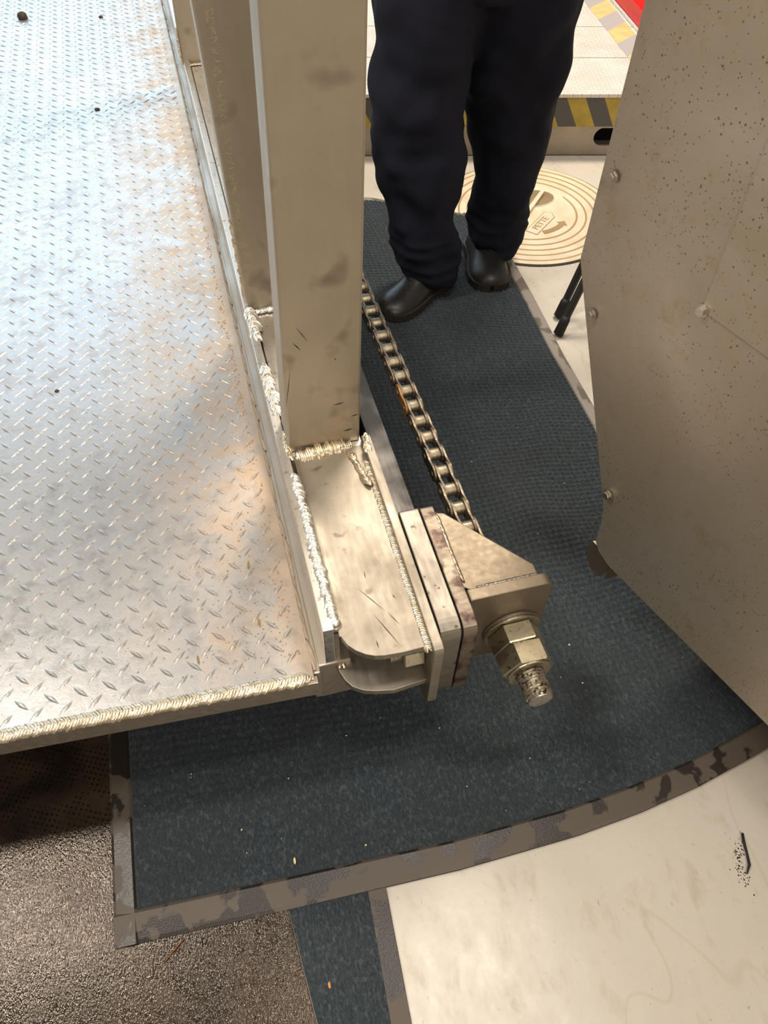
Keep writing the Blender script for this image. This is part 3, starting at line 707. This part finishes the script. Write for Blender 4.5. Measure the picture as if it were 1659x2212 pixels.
tv, tf = merge(loft(leg_rings(legL, 1.3)), loft(leg_rings(legR, 4.1)), loft(hips))
tr = mesh('trousers', tv, tf, M['trousers'], man, True)
rm = tr.modifiers.new('r', 'REMESH'); rm.mode = 'VOXEL'; rm.voxel_size = .009; rm.use_smooth_shade = True
sm = tr.modifiers.new('s', 'SMOOTH'); sm.factor = .6; sm.iterations = 4
tx = bpy.data.textures.new('cloth_folds', 'CLOUDS'); tx.noise_scale = .11; tx.noise_depth = 1
dm = tr.modifiers.new('d', 'DISPLACE'); dm.texture = tx; dm.strength = .032; dm.mid_level = .5
# body under the clothes: one continuous skinned figure
def skinned(name, pts, edges, rad, m, parent, sub=1):
    off = loc_of(parent); me = bpy.data.meshes.new(name)
    me.from_pydata([tuple(Vector(p) - off) for p in pts], edges, []); me.materials.append(m)
    o = bpy.data.objects.new(name, me); COL.objects.link(o); o.parent = parent
    md = o.modifiers.new('k', 'SKIN'); md.use_smooth_shade = True
    for i, r_ in enumerate(rad):
        rx, ry = r_ if isinstance(r_, tuple) else (r_, r_)
        me.skin_vertices[0].data[i].radius = (rx, ry); me.skin_vertices[0].data[i].use_root = (i == 0)
    s = o.modifiers.new('u', 'SUBSURF'); s.levels = s.render_levels = sub
    return o
BP = [(.785, 1.995, .96), (.785, 2.0, 1.15), (.785, 1.995, 1.36), (.785, 1.99, 1.47), (.785, 1.97, 1.53), (.785, 1.955, 1.63), (.785, 1.955, 1.70),
      (.985, 1.99, 1.41), (1.045, 2.02, 1.13), (.93, 1.80, 1.17), (.885, 1.73, 1.20),
      (.585, 1.99, 1.41), (.525, 2.02, 1.13), (.64, 1.80, 1.17), (.685, 1.73, 1.20),
      (.68, 1.98, .90), (.655, 1.955, .50), (.675, 1.94, .12), (.89, 2.01, .90), (.935, 2.035, .48), (.93, 2.04, .12)]
BE = [(0, 1), (1, 2), (2, 3), (3, 4), (4, 5), (5, 6), (2, 7), (7, 8), (8, 9), (9, 10), (2, 11), (11, 12), (12, 13), (13, 14), (0, 15), (15, 16), (16, 17), (0, 18), (18, 19), (19, 20)]
BR = [.125, .125, .14, .055, .058, .09, .06, .055, .042, .028, .030, .055, .042, .028, .030, .085, .058, .038, .085, .058, .038]
BPs = list(BP)
for sgn, wi in ((1, 10), (-1, 14)):      # fingers and thumbs
    bx, by, bz = BP[wi]
    for q, (ln, oz) in enumerate(((.072, .030), (.080, .010), (.074, -.010), (.058, -.028))):
        i0 = len(BPs); BPs += [(bx - sgn * .020, by - .040, bz + oz), (bx - sgn * .045, by - .040 - ln * .5, bz + oz), (bx - sgn * .075, by - .04 - ln * .55, bz + oz)]
        BE += [(wi, i0), (i0, i0 + 1), (i0 + 1, i0 + 2)]; BR += [.010, .009, .007]
    i0 = len(BPs); BPs += [(bx - sgn * .005, by - .02, bz + .045), (bx - sgn * .02, by - .04, bz + .075)]; BE += [(wi, i0), (i0, i0 + 1)]; BR += [.012, .009]
skinned('body', BPs, BE, BR, M['skin'], man, 2)
jk = [ell(.785, 1.995, z, rx, ry, 36, wob=.05, seed=9) for z, rx, ry in ((.93, .265, .16), (1.05, .25, .16), (1.2, .245, .16), (1.35, .25, .16), (1.43, .20, .13), (1.49, .085, .08))]
def arm(sg):
    pts = [(.785 + sg * .16, 1.99, 1.40), (.785 + sg * .215, 2.0, 1.37), (.785 + sg * .255, 2.03, 1.16), (.785 + sg * .245, 2.0, 1.12), (.785 + sg * .18, 1.86, 1.15), (.785 + sg * .135, 1.79, 1.175)]
    return tube(pts, [.075, .078, .065, .062, .052, .045], 16)
jv, jf = merge(loft(jk), arm(1), arm(-1)); j_ = mesh('jacket', jv, jf, M['jacket'], man, True)
rm = j_.modifiers.new('r', 'REMESH'); rm.mode = 'VOXEL'; rm.voxel_size = .012; rm.use_smooth_shade = True
sm = j_.modifiers.new('s', 'SMOOTH'); sm.factor = .6; sm.iterations = 5
hr = [ell(.785, 1.97, z, rx, ry, 24, wob=.05) for z, rx, ry in ((1.64, .083, .085), (1.70, .086, .092), (1.745, .07, .078), (1.77, .035, .04))]
mesh('hair', *loft(hr), M['hair'], man, True)
for s in (-1, 1):
    mesh('eye', *cyl((.785 + s * .030, 1.872, 1.645), (0, -1, 0), .011, .006, 12, .007), M['black'], man, True)
mesh('nose', *cyl((.785, 1.875, 1.625), (0, -1, -.35), .014, .022, 10, .006), M['skin'], man, True)
mesh('mouth', *cyl((.765, 1.872, 1.585), (1, 0, 0), .005, .04, 8), M['hair'], man, True)
def shoe(toe, heel, wid, seed):
    toe, heel = Vector((*toe, 0)), Vector((*heel, 0)); L = (toe - heel).length; d = (toe - heel).normalized(); s = Vector((d.y, -d.x, 0))
    prof = [(0.0, .55, .040), (.04, .78, .072), (.12, .90, .098), (.25, .86, .105), (.40, .84, .100), (.52, .92, .080), (.66, 1.0, .062), (.80, .98, .056), (.90, .84, .050), (.955, .62, .042), (.985, .38, .034), (1.0, .10, .026)]
    base = .0165; rings = []; sr = []
    for t, wf, h in prof:
        c = heel + d * L * t; ring = []
        for k in range(20):
            a = 2 * PI * k / 20; cx, cz = math.cos(a), math.sin(a)
            ww = wid / 2 * wf * (abs(cx) ** .8 * (1 if cx > 0 else -1))
            zz = base + .018 + (h - .018) * max(0, cz) ** .75 if cz > 0 else base + .018 + .014 * cz
            taper = 1 - .35 * max(0, cz)
            p = c + s * ww * taper; ring.append((p.x, p.y, zz))
        rings.append(ring)
        sr.append([tuple(c + s * (wid / 2 * wf * 1.06 * x_) + Vector((0, 0, z_))) for x_, z_ in ((-1, base), (1, base), (1, base + .024), (-1, base + .024))])
    up = mesh('shoe', *loft(rings), M['shoe'], man, True)
    mesh('sole', *loft(sr), M['sole'], up)
    lv = []
    for q in range(5):
        t = .40 + q * .055; c = heel + d * L * t; h = .108 - q * .010 + .014
        sg = 1 if q % 2 else -1
        lv.append(tube([tuple(c - s * .026 + Vector((0, 0, h - .012))), tuple(c + d * .006 * sg + Vector((0, 0, h))), tuple(c + s * .026 + Vector((0, 0, h - .012)))], .0028, 6))
    mesh('laces', *merge(*lv), M['black'], up)
    for sg in (-1, 1):
        c = heel + d * L * .42 + s * sg * .028
        mesh('eyelet', *cyl((c.x, c.y, .108), (0, 0, 1), .004, .003, 10), M['eyelet'], up)
shoe((.500, 1.800), (.750, 1.975), .128, 1)
shoe((.868, 1.850), (.925, 2.120), .132, 2)

# ------------------------------------------------------------ manhole cover
MC = Vector((1.160, 2.285, 0)); MR = .325
cov = thing('manhole_cover', (MC.x, MC.y, 0), 'round cream painted manhole cover with concentric rings set in the floor', 'manhole cover')
def ringmesh(r0, r1, z0, z1, a0=0, a1=2 * PI, n=72):
    """raised or flat annulus sector"""
    vs, fs = [], []
    for k in range(n + 1):
        a = a0 + (a1 - a0) * k / n; c, s = math.cos(a), math.sin(a)
        for r, z in ((r0, z0), (r0, z1), (r1, z1), (r1, z0)): vs.append((MC.x + r * c, MC.y + r * s, z))
    for k in range(n):
        for q in range(3): a = k * 4 + q; fs.append((a, a + 1, a + 5, a + 4))
    return vs, fs
mesh('frame_gap', *ringmesh(MR - .002, MR + .006, 0.0, .0016), M['black'], cov)
mesh('cover_disc', *cyl((MC.x, MC.y, .0005), (0, 0, 1), MR - .002, .0045, 96), M['cover'], cov)
for i, r in enumerate((.302, .272, .242, .211)):
    mesh('ring_groove', *ringmesh(r - .0034, r + .0034, .0045, .0054), M['groove'], cov)
mesh('ring_groove', *ringmesh(.1745, .1815, .0045, .0054, -2.6, .35, 40), M['groove'], cov)
mesh('ring_groove', *ringmesh(.1745, .1815, .0045, .0054, 1.2, 2.4, 20), M['groove'], cov)
HC = Vector((1.212, 2.362, 0)); hv = []
hole = [(HC.x + .084 * math.cos(2 * PI * k / 32), HC.y + .056 * math.sin(2 * PI * k / 32)) for k in range(32)]
prism('lifting_pocket', hole, .0048, .0056, M['pit'], cov)
rim = tube([(x, y, .0055) for x, y in hole + hole[:1]], .0022, 6); mesh('pocket_rim', *rim, M['cover'], cov, True)
b0, b1 = Vector((1.145, 2.255, .012)), Vector((1.262, 2.385, .012)); dd = (b1 - b0).normalized(); ss = Vector((-dd.y, dd.x, 0)) * .0075
vs = [tuple(b0 + ss), tuple(b0 - ss), tuple(b1 - ss), tuple(b1 + ss)]
bar = prism('lifting_bar', [(v[0], v[1]) for v in vs], .006, .020, M['cover'], cov, bevel=.002)
def rail_plate(c, ang, L, W, z0, z1, name, m):
    ca, sa = math.cos(ang), math.sin(ang)
    P4 = [(-L, -W), (L - .02, -W), (L, 0), (L - .01, W), (-L, W)]
    return prism(name, [(c[0] + x * ca - y * sa, c[1] + x * sa + y * ca) for x, y in P4], z0, z1, m, cov)
ANG = 0.72
rail_plate((1.185, 2.205), ANG, .080, .0235, .0046, .0056, 'label_panel', M['groove'])
rail_plate((1.185, 2.205), ANG, .077, .0205, .0048, .0062, 'label_panel', M['cover'])
tc = bpy.data.curves.new('lettering', 'FONT'); tc.body = 'PETTE'; tc.size = .034; tc.extrude = .0006; tc.align_x = 'CENTER'; tc.align_y = 'CENTER'
tc.materials.append(M['groove']); tmp = bpy.data.objects.new('lettering', tc); tme = bpy.data.meshes.new_from_object(tmp); bpy.data.objects.remove(tmp)
to = bpy.data.objects.new('lettering', tme); COL.objects.link(to); to.parent = cov
to.location = (1.180 - MC.x, 2.200 - MC.y, .0066); to.rotation_euler = (0, 0, ANG)
av = []
pts = []
for k in range(13):
    a = -1.52 + .66 * k / 12; r0, r1 = .130, .150
    pts.append((a, r0, r1))
vs = [(MC.x + r0 * math.cos(a), MC.y + r0 * math.sin(a), .0062) for a, r0, r1 in pts] + [(MC.x + r1 * math.cos(a), MC.y + r1 * math.sin(a), .0062) for a, r0, r1 in pts]
fs = [(k, k + 13, k + 14, k + 1) for k in range(12)]
a = -.86; o_ = len(vs)
vs += [(MC.x + .120 * math.cos(a), MC.y + .120 * math.sin(a), .0062), (MC.x + .160 * math.cos(a), MC.y + .160 * math.sin(a), .0062), (MC.x + .140 * math.cos(a + .17), MC.y + .140 * math.sin(a + .16), .0062)]
fs += [(o_, o_ + 1, o_ + 2)]
mesh('arrow_mark', vs, fs, M['groove'], cov)

# ------------------------------------------------------------ far platform with hazard stripes
FA = math.radians(-12.65); far = thing('tread_platform', (0.717, 2.806, 0), 'low far platform of pale tread plates with yellow and black stripes along its front', 'platform')
far.rotation_euler = (0, 0, FA)
def fmesh(name, vf, m, parent=None):
    me = mk(name, vf, m); o = bpy.data.objects.new(name, me); COL.objects.link(o); o.parent = parent or far; return o
def fbox(name, x0, x1, y0, y1, z0, z1, m, bev=0.001):
    bm = prism_bm([(x0, y0), (x1, y0), (x1, y1), (x0, y1)], z0, z1, 'z', bev)
    vs = [v.co[:] for v in bm.verts]; bm.verts.index_update(); fs = [[v.index for v in f.verts] for f in bm.faces]; bm.free()
    return fmesh(name, (vs, fs), m)
fbox('striped_edge', -.25, 3.2, 0.0, .012, .112, .218, M['haz_front'])
ys = [0.012, .325, .640, 1.20, 1.8, 2.4]
for a, b_ in zip(ys, ys[1:]): fbox('tread_plate', -.25, 3.2, a + .003, b_ - .003, .214, .230, M['fartop'], .0015)
fbox('edge_angle', -.25, 3.2, -.004, .014, .218, .2305, M['fartop'], .0015)
fbox('subframe', -.25, 3.2, .04, 2.4, .10, .212, M['platform_steel'])
# lower front beam with oval slots: built as a plate with a hole
def slot_plate():
    x0, x1, z0, z1 = -.25, 3.2, .004, .112; holes = [(.93, .064)]; vs, fs = [], []
    hx, hz, hl, hr_ = .970, .073, .075, .034
    out = []; n = 32
    for k in range(n):
        a = 2 * PI * k / n; out.append((hx + (hl if math.cos(a) > 0 else -hl) + hr_ * math.cos(a), hz + hr_ * math.sin(a)))
    V = []; Fc = []
    # cell around the hole
    c0, c1 = hx - .16, hx + .16
    sq = []
    for k in range(n):
        a = 2 * PI * k / n; c, s = math.cos(a), math.sin(a); t = 1 / max(abs(c), abs(s))
        sq.append((hx + .16 * c * t, hz + (z1 - hz if s > 0 else hz - z0) * s * t))
    for y in (.0, .010):
        V += [(p[0], y, p[1]) for p in out]; V += [(p[0], y, p[1]) for p in sq]
    for k in range(n):
        k2 = (k + 1) % n
        Fc.append((k, k2, n + k2, n + k)); Fc.append((2 * n + k, 2 * n + n + k, 2 * n + n + k2, 2 * n + k2)); Fc.append((k, 2 * n + k, 2 * n + k2, k2))
    for a_, b_ in ((x0, c0), (c1, x1)):
        o = len(V); V += [(a_, 0, z0), (b_, 0, z0), (b_, 0, z1), (a_, 0, z1), (a_, .01, z0), (b_, .01, z0), (b_, .01, z1), (a_, .01, z1)]
        Fc += [(o, o + 1, o + 2, o + 3), (o + 4, o + 7, o + 6, o + 5), (o, o + 4, o + 5, o + 1), (o + 3, o + 2, o + 6, o + 7)]
    return V, Fc
fmesh('front_beam', slot_plate(), M['platform_steel'])
fbox('rear_web', -.25, 3.2, .12, .13, .004, .10, M['black'])
# hazard band on its top, running away
inv = Matrix.Rotation(-FA, 4, 'Z')
def tofar(x, y): v = inv @ Vector((x - .717, y - 2.806, 0)); return (v.x, v.y)
band = [tofar(*p) for p in ((1.785, 2.84), (1.885, 2.80), (2.11, 4.30), (1.985, 4.30))]
bm = prism_bm(band, .2302, .2312, 'z'); vs = [v.co[:] for v in bm.verts]; bm.verts.index_update(); fs = [[v.index for v in f.verts] for f in bm.faces]; bm.free()
fmesh('striped_band', (vs, fs), M['haz_top'])
# red steel wall standing behind the band
redw = thing('red_panel', (2.0, 3.4, .231), 'bright red steel panel standing on the far platform behind the stripes', 'panel')
prism('panel_sheet', [(1.910, 2.78), (2.36, 2.74), (2.56, 4.30), (2.125, 4.35)], .2315, .30, M['red'], redw, bevel=.004)
prism('panel_rim', [(1.899, 2.775), (1.909, 2.775), (2.120, 4.35), (2.110, 4.35)], .2315, .240, M['fartop'], redw)

# ------------------------------------------------------------ black stand legs behind the guard
st = thing('black_stand', (1.35, 1.9, 0), 'black tripod stand whose two slanting legs show left of the machine guard', 'stand')
for a, b_, in (((1.035, 1.700, .012), (1.36, 1.90, .75)), ((1.000, 1.620, .012), (1.37, 1.86, .75)), ((1.70, 1.90, .012), (1.39, 1.90, .75))):
    lg = mesh('leg', *tube([a, b_], .0115, 10), M['stand'], st)
    a, b_ = Vector(a), Vector(b_); d_ = (b_ - a).normalized()
    mesh('rubber_foot', *tube([a - d_ * .006, a + d_ * .04, a + d_ * .05], [.0155, .0145, .012], 12), M['black'], lg, True)
mesh('pole', *tube([(1.372, 1.885, .70), (1.372, 1.885, 1.05)], .016, 12), M['stand'], st)
mesh('collar', *tube([(1.372, 1.885, .71), (1.372, 1.885, .78)], .032, 14), M['stand'], st)

# ------------------------------------------------------------ small litter
def sliver(name, x, y, z, L, W, ang, m, label, cat, th=.0012, group=None):
    ca, sa = math.cos(ang), math.sin(ang)
    pts_ = [(-L, -W * .4), (-L * .3, -W), (L * .6, -W * .8), (L, 0), (L * .4, W), (-L * .6, W * .8)]
    o = prism(name, [(x + a * ca - b_ * sa, y + a * sa + b_ * ca) for a, b_ in pts_], z, z + th, m, None, bevel=.0003, seg=1, origin=(x, y, z))
    return tag(o, label, cat, group)
sliver('wood_chip', -.043, .362, .0165, .0065, .0022, 1.5, M['wood'], 'pale wood chip lying near the front edge of the large blue mat', 'wood chip')
sliver('leaf_fragment', -.024, .164, .0066, .0055, .0022, 1.5, M['leaf'], 'small orange leaf fragment on the narrow blue mat strip', 'leaf')
nd = tube([(-.244, .292, .0080), (-.262, .279, .0085), (-.281, .264, .0075)], .0010, 6)
tag(mesh('pine_needle', *nd, M['needle'], None, True, origin=(-.26, .26, .007)), 'thin reddish pine needle on the brown mat', 'pine needle')
tw = tube([(.762, .203, .004), (.756, .190, .005), (.751, .170, .004), (.745, .152, .004), (.733, .140, .004)], [.0022, .0026, .0022, .0026, .0014], 7)
tag(mesh('twig', *tw, M['black'], None, True, origin=(.76, .17, 0)), 'short black twig on the bare floor at the right', 'twig')
V, F = [], []
for k in range(90):
    t = R.uniform(-1, 1); x, y = .733 + .012 * t + R.gauss(0, .006), .160 + .030 * t + R.gauss(0, .008); r = R.uniform(.0006, .0018)
    V2, F2 = cyl((x, y, 0.0), (0, 0, 1), r, r * .6, 6, r * .5); o = len(V); V += V2; F += [tuple(i + o for i in f) for f in F2]
tag(mesh('mud_crumbs', V, F, M['mud'], None), 'dark brown mud crumbs scattered beside the black twig', 'mud', kind='stuff')
def lump(name, x, y, z, r, m, label, cat, flatn=.5):
    vs, fs = [], []
    rings = []
    for t, q in ((0, .95), (.3, 1), (.7, .85), (.92, .5), (1, .15)):
        rings.append([(x + r * q * math.cos(2 * PI * k / 9) * R.uniform(.8, 1.15), y + r * q * math.sin(2 * PI * k / 9) * R.uniform(.8, 1.15), z + r * flatn * t) for k in range(9)])
    return tag(mesh(name, *loft(rings), m, None, True, origin=(x, y, z)), label, cat)
lump('mud_lump', -.487, 3.589, .300, .020, M['mud'], 'largest dark lump, far up at the left of the tread plate', 'mud lump', 1.2)
lump('mud_lump', -.193, 3.536, .300, .008, M['mud'], 'small dark lump to the right of the largest one, far up the tread plate', 'mud lump', .9)
lump('mud_lump', -.232, 2.730, .300, .009, M['mud'], 'flat dark lump midway up the tread plate', 'mud lump', .6)
lump('mud_lump', -.359, 1.371, .300, .005, M['mud'], 'tiny round dark speck near the middle of the tread plate', 'mud lump', .6)
for i, (x, y, a, lb) in enumerate(((-.022, .810, 1.4, 'greenish straw bit farthest from the front weld, near the rail'), (-.022, .685, 1.6, 'greenish straw bit nearest the rail end of the plate'), (-.132, .640, 1.6, 'greenish straw bit closest to the gold front weld'))):
    sliver('straw_bit', x, y, .3005, .0095, .0018, a, M['straw'], lb, 'straw', .0015, 'straw bits on the tread plate')
V, F = [], []
for k in range(520):
    t = R.random()
    if t < .5: x, y = .035 - abs(R.gauss(0, .012)), R.uniform(.60, 2.2)
    else: x, y = .02 - abs(R.gauss(0, .11)), .60 + abs(R.gauss(0, .16))
    if y < fy(x) + .02: continue
    r = R.uniform(.0007, .0022)
    V2, F2 = cyl((x, y, .300), (0, 0, 1), r, r * .9, 6, r * .5); o = len(V); V += V2; F += [tuple(i + o for i in f) for f in F2]
tag(mesh('grit', V, F, M['grit'], None), 'sandy grit scattered over the tread plate corner', 'grit', kind='stuff')
V, F = [], []
for k in range(70):
    x, y = R.uniform(-.30, .85), R.uniform(.34, 1.5); r = R.uniform(.0005, .0011); a = R.uniform(0, PI)
    L_ = R.uniform(1, 3)
    V2, F2 = cyl((x, y, .0160 + wave(x, y)), (0, 0, 1), r, .001, 6, r * .6)
    V2 = [(x + (p[0] - x) * (1 + (L_ - 1) * abs(math.cos(a))), y + (p[1] - y) * (1 + (L_ - 1) * abs(math.sin(a))), p[2]) for p in V2]
    o = len(V); V += V2; F += [tuple(i + o for i in f) for f in F2]
tag(mesh('crumbs', V, F, M['wood'], None), 'pale crumbs scattered over the large blue mat', 'crumbs', kind='stuff')
